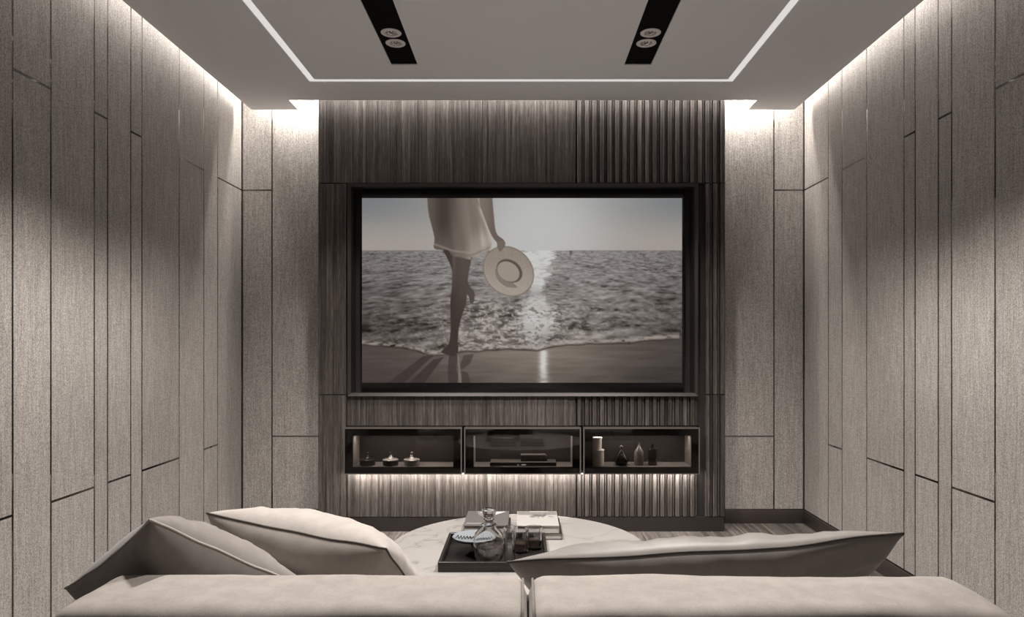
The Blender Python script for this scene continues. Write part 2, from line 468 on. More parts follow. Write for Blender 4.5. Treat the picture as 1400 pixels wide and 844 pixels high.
# ------------------------------------------------------------------ wooden media wall
mw = empty('wall_media', (0, YW, 0)); tag(mw, 'dark wood media wall with vertical slats around the television', 'wall', kind='structure')
YK = YW + 0.03          # backing behind the slats
zt0, zt1 = Z(250.5, YW), ZT
zm0 = Z(540, YW); zb0 = Z(707.5, YW)
xf0, xf1 = X(473.5, YW), X(956.5, YW)      # flanks / centre
zc1, zc0 = Z(585, 4.65), Z(649, 4.65)      # cabinet top and bottom
bkm = bmesh.new()
for q in ((XW0, XW1, zt0, zt1), (XW0, xf0, zb0, zt0), (xf1, XW1, zb0, zt0), (xf0, xf1, zc1, zm0), (xf0, xf1, zb0, zc0)):
    bx(bkm, q[0], q[1], YK, YK + 0.015, q[2], q[3])
under(obj('backing', bkm, 'wood_dark'), mw)
for xa, xb in ((XW0, XW0 + 0.018), (XW1 - 0.018, XW1)):
    under(box('return_panel', 'wood', xa, xb, YK + 0.016, YB - PT, 0.0, ZT), mw)
under(box('plinth', 'plinth', XW0 + 0.018, XW1 - 0.018, YW + 0.002, YW + 0.03, 0.0, zb0 - 0.001), mw)
XS = X(787, YW)
cutx = [XW0]
while cutx[-1] < XS - 0.02: cutx.append(cutx[-1] + random.choice((0.031, 0.042, 0.05, 0.055, 0.062, 0.075, 0.09)))
cutx[-1] = XS
pitch = X(10.32 + VX, YW)
slats = []
x = XS + 0.012
while x + 0.03 < XW1 + 0.004:
    slats.append(x); x += pitch
def wood_zone(xa, xb, z0, z1):
    for a, b in zip(cutx, cutx[1:]):
        a, b = max(a, xa), min(b, xb)
        if b - a < 0.008: continue
        d = random.choice((0.0, 0.0, 0.001, 0.002, 0.0035, 0.005))
        under(box('wood_strip', 'wood', a + 0.0006, b - 0.0006, YW + d, YK, z0 + 0.003, z1 - 0.003), mw)
    for a in slats:
        b = a + 0.0275
        if a < xa - 0.001 or b > xb + 0.004: continue
        under(box('slat', 'wood', a, b, YW, YK, z0 + 0.003, z1 - 0.003, bevel=0.002, seg=1), mw)
        c = a + 0.0275 + (pitch - 0.0275) * 0.5
        if c + 0.006 < xb: under(box('narrow_slat', 'wood', c - 0.0045, c + 0.0045, YW + 0.014, YK, z0 + 0.003, z1 - 0.003), mw)
wood_zone(XW0, XW1, zt0, zt1)
wood_zone(XW0, xf0, zm0, zt0)
wood_zone(xf1, XW1, zm0, zt0)
wood_zone(XW0, xf0, zb0, zm0)
wood_zone(xf1, XW1, zb0, zm0)
wood_zone(xf0, xf1, zc1, zm0)
wood_zone(xf0, xf1, zb0, zc0)

# ------------------------------------------------------------------ television frame and television
YF = 4.697
fx0, fx1, fz1, fz0 = X(475, YF), X(954.5, YF), Z(250.5, YF), Z(542, YF)
fr = empty('television_surround', (0, YF, 0)); tag(fr, 'dark bronze box frame surrounding the television on the wood wall', 'frame')
ft = 0.021; YFB = 4.84
def framed(name, m, x0, x1, z0, z1, t, y0, y1, parent, slope=0.0):
    """four mitred members; the inner edge is set back by slope"""
    co = [(x0, z0), (x1, z0), (x1, z1), (x0, z1)]; ci = [(x0 + t, z0 + t), (x1 - t, z0 + t), (x1 - t, z1 - t), (x0 + t, z1 - t)]
    for k in range(4):
        q = (k + 1) % 4
        bm = bmesh.new()
        P = [(co[k], y0), (co[q], y0), (ci[q], y0 + slope), (ci[k], y0 + slope)]
        fv = [bm.verts.new((p[0], y, p[1])) for p, y in P]
        bv = [bm.verts.new((p[0], y1, p[1])) for p, y in P]
        bm.faces.new(fv); bm.faces.new(bv)
        for a in range(4): bm.faces.new((fv[a], fv[(a + 1) % 4], bv[(a + 1) % 4], bv[a]))
        under(obj(name, bm, m), parent)
framed('frame_member', 'bronze', fx0, fx1, fz0, fz1, ft, YF, YFB, fr, 0.012)
under(box('back_panel', 'bronze', fx0 + 0.004, fx1 - 0.004, YFB, YFB + 0.02, fz0 + 0.004, fz1 - 0.004), fr)

YT = 4.775
tx0, tx1, tz1, tz0 = X(494, YT), X(935.5, YT), Z(256.5, YT), Z(535.5, YT)
tz0 = fz0 + ft
tv = empty('television', (0, YT, tz0)); tag(tv, 'large flat television showing a woman with a sun hat on a beach', 'television')
under(box('housing', 'bezel', tx0, tx1, YT, YFB - 0.001, tz0, tz1, bevel=0.003), tv)

# ---- picture on the screen (flat print, colours per vertex)
PX0, PX1, PY0, PY1 = 495, 932.5, 271, 523.5
SW, SH = 438, 253
def make_picture():
    rng = np.random.RandomState(11)
    px = np.linspace(PX0, PX1, SW)[None, :].repeat(SH, 0)
    py = np.linspace(PY0, PY1, SH)[:, None].repeat(SW, 1)
    def vnoise(sx, sy, seed, xx=px, yy=py):
        r = np.random.RandomState(seed); G = r.rand(400, 400)
        u = (xx - 400) / sx; v = (yy - 200) / sy
        iu = np.floor(u).astype(int); iv = np.floor(v).astype(int)
        fu = u - iu; fv = v - iv
        fu = fu * fu * (3 - 2 * fu); fv = fv * fv * (3 - 2 * fv)
        a = G[iv % 400, iu % 400]; b = G[iv % 400, (iu + 1) % 400]; c = G[(iv + 1) % 400, iu % 400]; d = G[(iv + 1) % 400, (iu + 1) % 400]
        return (a * (1 - fu) + b * fu) * (1 - fv) + (c * (1 - fu) + d * fu) * fv
    def sm(a, b, v):
        t = np.clip((v - a) / (b - a), 0, 1); return t * t * (3 - 2 * t)
    def mix(a, b, t):
        t = t[..., None] if np.ndim(t) else t
        return a * (1 - t) + b * t
    def col(*c): return np.array(c, float)
    hz = 342.5
    # sky
    sky = mix(col(128, 129, 128), col(156, 148, 142), sm(272, 338, py))
    sky = mix(sky, col(112, 118, 120), sm(120, 235, np.abs(px - 720)) * sm(318, 266, py) * 0.85)
    sun = np.exp(-(((px - 737) / 62) ** 2 + ((py - 322) / 70) ** 2)) + 0.45 * np.exp(-(((px - 730) / 110) ** 2 + ((py - 290) / 90) ** 2))
    sky = mix(sky, col(185, 185, 184), 1 - np.exp(-2.0 * sun))
    # sea: waves that grow towards the viewer
    t = np.clip((py - hz) / 135.0, 0, 1)
    yy = 40 * np.log1p(np.maximum(py - hz, 0) / 10.0)
    xx = 735 + (px - 735) / (0.35 + 1.5 * t)
    sway = 3.0 * vnoise(38, 6, 19, xx, yy + 300)
    wv = np.zeros_like(px)
    for k, (sx, sy, a) in enumerate(((19, 2.4, 0.75), (9.5, 1.25, 0.95), (4.6, 0.75, 0.75))):
        wv += a * (vnoise(sx, sy, 20 + k, xx + 2 * yy, yy + sway + 300) - 0.5)
    amp = 34 + 34 * t
    sea = mix(col(112, 108, 106), col(90, 83, 78), t)
    crest = np.clip(wv, -0.7, 0.7)
    sea = sea + (crest * amp + 26 * np.maximum(-0.25 - wv, 0) * -1.6)[..., None]
    side = sm(70, 230, np.abs(px - 725))
    sea = sea + ((1 - side) * 22)[..., None]
    sea = sea * (1 - 0.30 * side * sm(360, 450, py))[..., None]
    # glitter path under the sun
    colw = np.interp(py, [342, 372, 396, 408, 435, 455, 478], [27, 21, 9, 14, 30, 24, 12])
    edge = vnoise(5, 1.6, 31) * 0.6 + vnoise(11, 3.0, 32) * 0.4
    dxp = np.abs(px - 734) / colw + (edge - 0.5) * 1.1
    pw_ = np.interp(py, [342, 392, 402, 415, 440, 462, 480], [1.0, 0.95, 0.45, 0.85, 0.95, 0.5, 0.3])
    sea = mix(sea, col(196, 196, 194), sm(1.15, 0.55, dxp) * pw_)
    sea = mix(sea, col(172, 166, 161), sm(2.6, 0.8, dxp) * sm(0.52, 0.7, edge) * 0.55)
    # churned foam near the shore
    fo = sm(392, 428, py) * np.clip(0.22 + 0.85 * np.exp(-((px - 695) / 88.0) ** 2), 0, 1)
    wx = px + 4 * vnoise(9, 7, 44); wy = py + 3 * vnoise(9, 6, 45)
    fn = vnoise(4.6, 2.2, 41, wx, wy) * 0.45 + vnoise(2.3, 1.4, 42, wx, wy) * 0.4 + vnoise(11, 4, 43, wx, wy) * 0.15
    sea = mix(sea, col(176, 167, 158), sm(0.52, 0.7, fn) * fo * 0.8)
    sea = mix(sea, col(74, 66, 61), sm(0.48, 0.26, fn) * fo * 0.55)
    img = np.where((py < hz)[..., None], sky, sea)
    img = mix(img, col(120, 114, 110), np.exp(-((py - hz - 0.6) / 0.9) ** 2) * sm(30, 60, np.abs(px - 735)) * 0.5)
    # sand
    sxp = [495, 545, 565, 590, 612, 640, 690, 735, 760, 800, 860, 890, 932]
    syp = [473, 475, 480, 486, 485, 482, 478, 479, 474, 471.5, 469, 467, 463]
    shore = np.interp(px[0], sxp, syp) + (vnoise(14, 5, 51)[100] - 0.5) * 3
    shore = shore[None, :].repeat(SH, 0)
    d = py - shore
    sand = mix(col(86, 78, 73), col(124, 113, 104), np.exp(-((px - 730) / 105.0) ** 2))
    sand = sand * (1.0 - 0.20 * sm(482, 525, py))[..., None]
    sand = sand * (1.0 - 0.18 * sm(790, 932, px))[..., None] + ((vnoise(30, 3.0, 61, px + py * 2, py) - 0.5) * 12)[..., None]
    sand = mix(sand, col(62, 55, 51), sm(610, 495, px) * 0.45)
    stk = np.exp(-((px - 743 - 1.5 * (vnoise(50, 2.5, 72) - 0.5)) / (5.5 + 1.5 * sm(505, 523, py))) ** 2) * sm(476, 482, py)
    sand = mix(sand, col(200, 197, 192), np.clip(stk * 1.1, 0, 1) * (1 - 0.45 * sm(500, 523, py) * (0.5 + vnoise(6, 2, 71))))
    img = mix(img, sand, sm(-0.8, 0.8, d))
    # foam lip and its shadow along the shore line
    lip = np.exp(-((d + 4) / 3.2) ** 2) * sm(0.25, 0.6, vnoise(4.4, 2.6, 81, wx, wy) * 0.7 + 0.18)
    img = mix(img, col(168, 157, 147), lip * 0.7)
    img = mix(img, col(50, 43, 39), np.exp(-((d + 0.2) / 1.3) ** 2) * 0.7)
    def cover(poly):
        P = np.array(poly, float); acc = np.zeros_like(px)
        for ox in (-0.33, 0, 0.33):
            for oy in (-0.33, 0, 0.33):
                ins = np.zeros(px.shape, bool); qx, qy = px + ox, py + oy
                for (x1, y1), (x2, y2) in zip(P, np.roll(P, -1, 0)):
                    if y1 == y2: continue
                    c = ((y1 > qy) != (y2 > qy)) & (qx < (x2 - x1) * (qy - y1) / (y2 - y1) + x1)
                    ins ^= c
                acc += ins
        return acc / 9.0
    def smooth(poly, n=6):
        P = np.array(poly, float); out = []; m = len(P)
        for i in range(m):
            p0, p1, p2, p3 = P[i - 1], P[i], P[(i + 1) % m], P[(i + 2) % m]
            for k in range(n):
                s = k / n
                out.append(0.5 * ((2 * p1) + (-p0 + p2) * s + (2 * p0 - 5 * p1 + 4 * p2 - p3) * s * s + (-p0 + 3 * p1 - 3 * p2 + p3) * s ** 3))
        return out
    def ell(cx, cy, rx, ry, deg):
        a = math.radians(deg)
        return [(cx + rx * math.cos(q) * math.cos(a) - ry * math.sin(q) * math.sin(a), cy + rx * math.cos(q) * math.sin(a) + ry * math.sin(q) * math.cos(a)) for q in np.linspace(0, 2 * PI, 48, endpoint=False)]
    # cast shadows and reflections on the wet sand
    dark = col(54, 47, 44)
    for poly, a in (([(578, 487), (592, 487), (552, 524), (530, 524)], 0.75), ([(592, 492), (607, 488), (580, 524), (559, 524)], 0.8),
                    ([(614, 486), (626, 485), (624, 505), (629, 524), (613, 524), (612, 505)], 0.7), ([(634, 486), (648, 484), (643, 497), (631, 506), (629, 500)], 0.6), ([(631, 507), (640, 510), (643, 524), (632, 524)], 0.6)):
        img = mix(img, dark, cover(poly) * a)
    img = mix(img, col(150, 138, 126), cover([(625, 486), (627, 486), (629, 505), (631, 524), (626, 524), (627, 505)]) * 0.5)
    # rear foot
    img = mix(img, col(78, 69, 64), cover(smooth([(637, 378), (640, 386), (644, 394), (648.8, 400), (648, 412.5), (643, 414.5), (641, 406), (637, 399)])))
    # standing leg
    leg = [(605, 339), (618, 338), (643, 349), (641, 372), (638.5, 392), (638, 410), (633, 428), (628, 446), (626, 466), (626.5, 480), (621, 487), (610, 484.5), (603, 481.5), (609, 475), (614, 468), (616, 450), (615.5, 425), (616, 408), (618, 388), (617.5, 366), (611, 352)]
    legc = mix(col(58, 49, 45), col(80, 71, 66), sm(612, 634, px) * sm(470, 360, py))
    legc = mix(legc, col(100, 91, 86), np.exp(-((px - 620) / 4.0) ** 2) * sm(420, 350, py) * 0.6)
    img = mix(img, legc, cover(smooth(leg)))
    img = mix(img, col(62, 53, 49), cover([(606, 341), (618.5, 341), (619, 372), (613, 356)]) * 0.8)
    # dress
    dress = [(584, 240), (584, 260), (584.2, 272), (585, 284), (587, 297), (592, 316), (594, 327), (593.5, 339.5), (604, 342), (612, 342), (619, 350), (630, 352), (643, 355), (644, 350), (653, 352), (660, 346), (669, 341.5), (672.5, 333), (671, 322), (665, 308), (657, 283), (653, 270), (652, 255), (652, 240)]
    dcol = mix(col(94, 84, 78), col(66, 57, 52), np.exp(-((px - 606) / 13.0) ** 2) * sm(348, 300, py))
    dcol = mix(dcol, col(122, 111, 103), sm(612, 648, px))
    dcol = mix(dcol, col(165, 153, 144), sm(634, 662, px + (py - 330) * 0.25) * sm(298, 330, py) * 0.9)
    dcol = mix(dcol, col(178, 167, 158), np.exp(-((px - (656 + (py - 282) * 0.36)) / 3.0) ** 2) * sm(276, 290, py) * 0.9)
    dcol = dcol + ((vnoise(5.5, 70, 91, px - (py - 271) * 0.12, py) - 0.5) * 24 * sm(600, 645, px) * (0.5 + 0.5 * sm(280, 330, py)))[..., None]
    hem = np.interp(px, [594, 619, 643, 669], [334, 343, 346, 335])
    dcol = mix(dcol, col(150, 139, 129), np.exp(-((py - hem) / 1.4) ** 2) * 0.6)
    dcol = mix(dcol, col(112, 102, 94), np.exp(-((py - hem - 4.0) / 1.8) ** 2) * sm(618, 650, px) * 0.6)
    img = mix(img, dcol, cover(smooth(dress)))
    # arm
    arm = [(655, 250), (673, 250), (673.2, 270), (675, 292), (678.5, 318), (688.5, 328), (690.5, 334), (687, 340), (683, 344), (679.5, 338), (680, 333), (672, 322), (663, 300), (656.5, 281), (655, 268)]
    img = mix(img, mix(col(118, 107, 99), col(104, 93, 86), sm(660, 676, px)), cover(smooth(arm)))
    # hat
    hcol = mix(col(140, 129, 119), col(158, 147, 137), sm(345, 400, py))
    hcol = hcol + ((vnoise(2.2, 2.2, 95) - 0.5) * 8)[..., None]
    img = mix(img, hcol, cover(ell(695, 371, 37.5, 32.0, 42)))
    img = mix(img, col(116, 104, 95), np.clip(cover(ell(695, 371, 37.5, 32, 42)) - cover(ell(695, 371, 36, 30.6, 42)), 0, 1) * 0.9)
    img = mix(img, col(118, 108, 100), cover(smooth([(677, 368), (680, 382), (692, 392), (707, 393), (700, 386), (684, 372)])) * 0.85)
    img = mix(img, col(88, 76, 69), cover(ell(696.5, 370.5, 19.0, 14.5, 35)))
    img = mix(img, col(150, 139, 129), cover(ell(695, 371.5, 16.3, 12.6, 35)))
    # fingers over the brim
    img = mix(img, col(110, 99, 91), cover(smooth([(680, 330), (690, 331), (690, 337), (684, 344), (681, 340)])))
    # buoys
    img = mix(img, col(92, 86, 84), cover([(778.5, 342.5), (782, 342.5), (782, 349), (778.5, 349)]) * 0.9)
    img = mix(img, col(92, 86, 83), cover([(878.5, 348), (881.5, 348), (881.5, 351.5), (878.5, 351.5)]) * 0.8)
    img = img + (rng.rand(SH, SW, 1) - 0.5) * 3
    img = np.clip(img, 0, 255) / 255.0
    return np.where(img <= 0.04045, img / 12.92, ((img + 0.055) / 1.055) ** 2.4)

lin = make_picture()
gx = np.linspace(X(PX0, YT - 0.002), X(PX1, YT - 0.002), SW); gz = np.linspace(Z(PY0, YT - 0.002), Z(PY1, YT - 0.002), SH)
vv = np.zeros((SH, SW, 3)); vv[..., 0] = gx[None, :]; vv[..., 1] = YT - 0.002; vv[..., 2] = gz[:, None]
idx = np.arange(SH * SW).reshape(SH, SW)
quads = np.stack([idx[:-1, :-1], idx[1:, :-1], idx[1:, 1:], idx[:-1, 1:]], -1).reshape(-1, 4)
me = bpy.data.meshes.new('screen')
me.vertices.add(SH * SW); me.vertices.foreach_set('co', vv.reshape(-1).astype(np.float32))
me.loops.add(quads.size); me.loops.foreach_set('vertex_index', quads.reshape(-1).astype(np.int32))
me.polygons.add(len(quads)); me.polygons.foreach_set('loop_start', (np.arange(len(quads)) * 4).astype(np.int32))
me.update(calc_edges=True)
ca = me.color_attributes.new('picture', 'FLOAT_COLOR', 'POINT')
ca.data.foreach_set('color', np.concatenate([lin, np.ones((SH, SW, 1))], -1).reshape(-1).astype(np.float32))
ms = bpy.data.materials.new('lit screen'); ms.use_nodes = True
b = ms.node_tree.nodes['Principled BSDF']; b.inputs['Base Color'].default_value = (0.004, 0.004, 0.004, 1); b.inputs['Roughness'].default_value = 0.35
b.inputs['Specular IOR Level'].default_value = 0.15
at_ = ms.node_tree.nodes.new('ShaderNodeAttribute'); at_.attribute_name = 'picture'
ms.node_tree.links.new(at_.outputs['Color'], b.inputs['Emission Color']); b.inputs['Emission Strength'].default_value = 0.933
under(link('screen', me, ms), tv)['label'] = 'beach picture with woman, straw hat and low sun'

# ------------------------------------------------------------------ display cabinets under the television
YD = 4.65
cabs = [(469.5, 631.5), (634.5, 794.5), (797.5, 957)]
cab_lab = ['left wall cabinet with three lidded jars behind glass', 'middle wall cabinet with a media player behind glass', 'right wall cabinet with bottles and stacked canisters behind glass']
SH_Z = Z(638.5, YD + 0.02)      # shelf height
CB = 4.87
def cabinet(pa, pb, label, lit):
    x0, x1 = X(pa, YD), X(pb, YD)
    r = empty('display_cabinet', ((x0 + x1) / 2, YD, zc0)); tag(r, label, 'cabinet', 'wall hung glass cabinets')
    yb = YD + 0.02
    ox0, ox1 = X(pa + 12.5, yb), X(pb - 11.5, yb); oz0, oz1 = SH_Z, Z(596, yb)
    e = 0.002
    under(box('side_panel', 'cab', x0 + e, ox0, yb, CB, zc0 + e, zc1 - e), r)
    under(box('side_panel', 'cab', ox1, x1 - e, yb, CB, zc0 + e, zc1 - e), r)
    under(box('top_panel', 'cab', ox0, ox1, yb, CB, oz1, zc1 - e), r)
    under(box('bottom_panel', 'cab', ox0, ox1, yb, CB, zc0 + e, oz0 - 0.004), r)
    under(box('shelf', 'cabin', ox0, ox1, yb + 0.004, CB - 0.012, oz0 - 0.004, oz0), r)
    under(box('back_panel', 'plinth', ox0, ox1, CB - 0.012, CB, oz0 - 0.004, oz1), r)
    under(box('lining', 'cabin', ox0, ox0 + 0.003, yb + 0.004, CB - 0.012, oz0, oz1), r)
    under(box('lining', 'cabin', ox1 - 0.003, ox1, yb + 0.004, CB - 0.012, oz0, oz1), r)
    d = empty('door', (0, 0, 0)); d.parent = r
    t = 0.0085
    bm = bmesh.new()
    for q in ((x0, x1, zc1 - t, zc1), (x0, x1, zc0, zc0 + t * 0.6), (x0, x0 + t, zc0 + t * 0.6, zc1 - t), (x1 - t, x1, zc0 + t * 0.6, zc1 - t)):
        bx(bm, q[0], q[1], YD, YD + 0.018, q[2], q[3])
    o = obj('door_frame', bm, 'cabrim', d); o.location = -Vector(r.location)
    o = box('glass_pane', 'pane', x0 + t, x1 - t, YD + 0.006, YD + 0.010, zc0 + t * 0.6, zc1 - t, d); o.location = -Vector(r.location)
    l = area('shelf_light', (0, 0, 0), (0, 0, 0), ox1 - ox0 - 0.04, 0.01, SHELF_W * lit)
    l.parent = r; l.location = Vector(((ox0 + ox1) / 2, YD + 0.075, oz1 - 0.004)) - Vector(r.location)
    return r
for (pa, pb), lb, lt in zip(cabs, cab_lab, (1.0, 1.0, 1.0)): cabinet(pa, pb, lb, lt)
# LED under the cabinets
xl0, xl1 = X(479, YW), X(950, YW)
tag(box('led_strip', 'led', xl0, xl1, YW - 0.050, YW - 0.038, zc0 - 0.004, zc0 + 0.001), 'glowing led strip under the wall cabinets', 'light')
area('under_cabinet_light', ((xl0 + xl1) / 2, YW - 0.044, zc0 - 0.006), (math.radians(25), 0, 0), xl1 - xl0, 0.012, CAB_W * (xl1 - xl0))

# contents: jars
YJ = 4.735
def jar(px, body, lid, label):
    c = Vector((X(px, YJ), YJ, SH_Z)); r = empty('lidded_jar', c); tag(r, label, 'jar', 'lidded jars in the cabinet')
    lathe('body', body, [(0, 0), (0.050, 0), (0.053, 0.004), (0.053, 0.032), (0.051, 0.034), (0, 0.034)], parent=r)
    l = lathe('lid', lid, [(0.0545, 0.0342), (0.0545, 0.039), (0.048, 0.043), (0.022, 0.047), (0.012, 0.056), (0.007, 0.070), (0, 0.072)], parent=r)
    lathe('knob', body, [(0, 0.072), (0.006, 0.074), (0.009, 0.080), (0.010, 0.085), (0.007, 0.089), (0, 0.090)], parent=l)
jar(502.5, 'ceramic_black', 'ceramic_black', 'squat black lidded jar nearest the cabinet side')
jar(534, 'ceramic_black', 'jar_lid', 'black jar with silver lid, middle of three in the cabinet')
jar(563, 'ceramic_grey', 'jar_lid', 'warm grey jar with silver lid beside two black jars')
# contents: media player and a box behind it
r = empty('media_player', at(715, 638, 4.72)); r.location.z = SH_Z; tag(r, 'flat black media player with a small lit display in the middle cabinet', 'media player')
mx0, mx1 = X(670, 4.70) , X(760.5, 4.70)
for nm, m, q in (('case', 'device', (mx0, mx1, 4.69, 4.83, SH_Z + 0.004, SH_Z + 0.022)), ('lid', 'device_grey', (mx0 + 0.001, mx1 - 0.001, 4.691, 4.83, SH_Z + 0.022, SH_Z + 0.025)),
                 ('display', 'display', (X(713, 4.69), X(719, 4.69), 4.688, 4.691, SH_Z + 0.007, SH_Z + 0.013)), ('power_light', 'display', (X(707.5, 4.69), X(709, 4.69), 4.688, 4.691, SH_Z + 0.006, SH_Z + 0.013)),
                 ('foot', 'bezel', (mx0 + 0.02, mx0 + 0.05, 4.72, 4.75, SH_Z, SH_Z + 0.004)), ('foot', 'bezel', (mx1 - 0.05, mx1 - 0.02, 4.72, 4.75, SH_Z, SH_Z + 0.004))):
    under(box(nm, m, *q), r)
sr = empty('storage_box', (X(728, 4.76), 4.76, SH_Z + 0.025)); tag(sr, 'dark rounded box standing on the media player', 'box')
under(box('body', 'device', X(712, 4.76), X(748, 4.76), 4.73, 4.80, SH_Z + 0.0252, SH_Z + 0.062, bevel=0.004), sr)
under(box('lid', 'device_grey', X(712, 4.76) - 0.001, X(746, 4.76), 4.729, 4.801, SH_Z + 0.0625, SH_Z + 0.070, bevel=0.002), sr)
# contents: canisters and bottles
def canister(px, z0, rr, h, label):
    r = empty('canister', (X(px, 4.735), 4.735, z0)); tag(r, label, 'canister', 'stone canisters')
    lathe('body', 'canister', [(0, 0), (rr - 0.002, 0), (rr, 0.002), (rr, h - 0.010), (0, h - 0.010)], parent=r)
    lathe('lid', 'canister', [(0, h - 0.010), (rr + 0.002, h - 0.010), (rr + 0.002, h - 0.001), (rr, h), (0, h)], parent=r)
canister(816.5, SH_Z, 0.046, 0.107, 'wide pale stone canister standing on the cabinet shelf')
canister(815, SH_Z + 0.1072, 0.038, 0.083, 'smaller pale canister stacked on the wide one')
def bottle(nm, px, prof, m, stop, sm_, label):
    r = empty(nm, (X(px, YJ), YJ, SH_Z)); tag(r, label, 'bottle', 'bottles in the cabinet')
    lathe('body', m, prof, parent=r, segs=24)
    lathe('stopper', sm_, stop, parent=r, segs=16)
bottle('bottle', 849.5, [(0, 0), (0.034, 0), (0.053, 0.028), (0.052, 0.042), (0.010, 0.100), (0.006, 0.106), (0.006, 0.118), (0, 0.118)], 'bottle_dark', [(0, 0.118), (0.009, 0.118), (0.010, 0.128), (0.006, 0.132), (0, 0.133)], 'bottle_grey', 'black diamond shaped bottle with a pointed shoulder')
bottle('bottle', 873.5, [(0, 0), (0.028, 0), (0.032, 0.005), (0.032, 0.088), (0.010, 0.126), (0.007, 0.134), (0.007, 0.158), (0, 0.158)], 'bottle_grey', [(0, 0.158), (0.011, 0.158), (0.011, 0.166), (0, 0.167)], 'chrome', 'tall taupe bottle with narrow neck and flat stopper')
bottle('bottle', 892, [(0, 0), (0.029, 0), (0.031, 0.003), (0.031, 0.108), (0.028, 0.114), (0.009, 0.116), (0.008, 0.124), (0, 0.124)], 'bottle_dark', [(0, 0.124), (0.008, 0.124), (0.009, 0.142), (0, 0.144)], 'bottle_dark', 'black cylindrical bottle at the end of the row')

# ------------------------------------------------------------------ coffee table
TCX, TCY, TRR, TZ = -0.022, 3.05, 0.57, 0.40
r = empty('coffee_table', (TCX, TCY, 0)); tag(r, 'round white marble coffee table between sofa and media wall', 'table')
lathe('table_top', 'marble', [(0, TZ - 0.03), (TRR - 0.010, TZ - 0.03), (TRR - 0.002, TZ - 0.024), (TRR, TZ - 0.012), (TRR - 0.002, TZ - 0.003), (TRR - 0.006, TZ), (0, TZ)], parent=r, segs=96)
lathe('pedestal', 'bronze', [(0, 0.012), (0.30, 0.012), (0.30, 0.02), (0.20, 0.06), (0.17, 0.2), (0.20, TZ - 0.045), (0.28, TZ - 0.0305), (0, TZ - 0.0305)], parent=r, segs=48)
lathe('base_plate', 'bronze', [(0, 0.0), (0.33, 0.0), (0.33, 0.010), (0.325, 0.012), (0, 0.012)], parent=r, segs=48)

# tray
tx0_, tx1_, ty0_, ty1_ = -0.332, 0.100, 2.71, 3.13
r = empty('serving_tray', ((tx0_ + tx1_) / 2, (ty0_ + ty1_) / 2, TZ)); tag(r, 'square black wooden tray with raised rim on the marble table', 'tray')
rim = 0.040; tt = 0.012
for nm, q in (('base', (tx0_ + tt, tx1_ - tt, ty0_ + tt, ty1_ - tt, TZ, TZ + 0.010)), ('rim', (tx0_, tx1_, ty0_, ty0_ + tt, TZ, TZ + rim)), ('rim', (tx0_, tx1_, ty1_ - tt, ty1_, TZ, TZ + rim)),
              ('rim', (tx0_, tx0_ + tt, ty0_ + tt, ty1_ - tt, TZ, TZ + rim)), ('rim', (tx1_ - tt, tx1_, ty0_ + tt, ty1_ - tt, TZ, TZ + rim))):
    under(box(nm, 'tray', *q, bevel=0.0015, seg=1), r)
TB = TZ + 0.010

# footed dish
dc = Vector((X(649, 2.91), 2.91, TB)); r = empty('footed_dish', dc); tag(r, 'black footed dish with a pale zigzag patterned plate', 'dish')
lathe('foot', 'dish_black', [(0, 0), (0.040, 0), (0.042, 0.004), (0.018, 0.014), (0.012, 0.030), (0.020, 0.048), (0.05, 0.056), (0, 0.056)], parent=r)
pl = lathe('plate', 'dish_black', [(0, 0.056), (0.05, 0.056), (0.088, 0.066), (0.093, 0.072), (0.091, 0.075), (0.06, 0.067), (0, 0.065)], parent=r, segs=48)
lathe('glaze', 'dish_blue', [(0.0, 0.0656), (0.058, 0.0676), (0.089, 0.0750), (0.0915, 0.0762), (0.0905, 0.0745)], parent=pl, segs=48)
zz = []
for k in range(25):
    xx = -0.078 + 0.156 * k / 24; zz.append((xx, (0.020 if k % 2 else -0.020) * (0.6 + abs(xx) * 9), 0.069 + 0.9 * max(0, abs(xx) - 0.055) ** 1.0 * 0.22))
def ribbon(pts, w):
    bm = bmesh.new(); prev = None
    for p in pts:
        a = bm.verts.new((p[0], p[1] - w, p[2] + 0.0008)); b_ = bm.verts.new((p[0], p[1] + w, p[2] + 0.0008))
        if prev: bm.faces.new((prev[0], a, b_, prev[1]))
        prev = (a, b_)
    return bm
zb_ = ribbon(zz, 0.008); obj('zigzag_pattern', zb_, 'dish_black', pl)

# decanter
cpos = Vector((X(668.5, 2.785), 2.785, TB)); r = empty('decanter', cpos); tag(r, 'round clear crystal decanter with faceted stopper on the black tray', 'decanter')
outer = [(0, 0.0), (0.036, 0.0), (0.042, 0.004), (0.058, 0.030), (0.065, 0.066), (0.064, 0.095), (0.056, 0.124), (0.036, 0.146), (0.019, 0.157), (0.016, 0.166), (0.019, 0.176), (0.022, 0.179)]
inner = [(0.017, 0.179), (0.0125, 0.166), (0.0135, 0.157), (0.031, 0.142), (0.051, 0.120), (0.059, 0.094), (0.060, 0.067), (0.053, 0.033), (0.038, 0.012), (0, 0.010)]
lathe('body', 'glass', outer + inner, parent=r, segs=48)
lathe('stopper', 'glass', [(0, 0.1805), (0.011, 0.1805), (0.012, 0.184), (0.024, 0.189), (0.028, 0.206), (0.027, 0.220), (0, 0.222)], parent=r, segs=10, smooth=False)
lathe('neck_collar', 'glass', [(0.030, 0.1535), (0.034, 0.1545), (0.034, 0.158), (0.0225, 0.160), (0.0215, 0.1565)], parent=r, segs=12, smooth=False)
lathe('liquor', 'whisky', [(0, 0.0108), (0.0375, 0.0128), (0.0475, 0.026), (0, 0.026)], parent=r, segs=32)

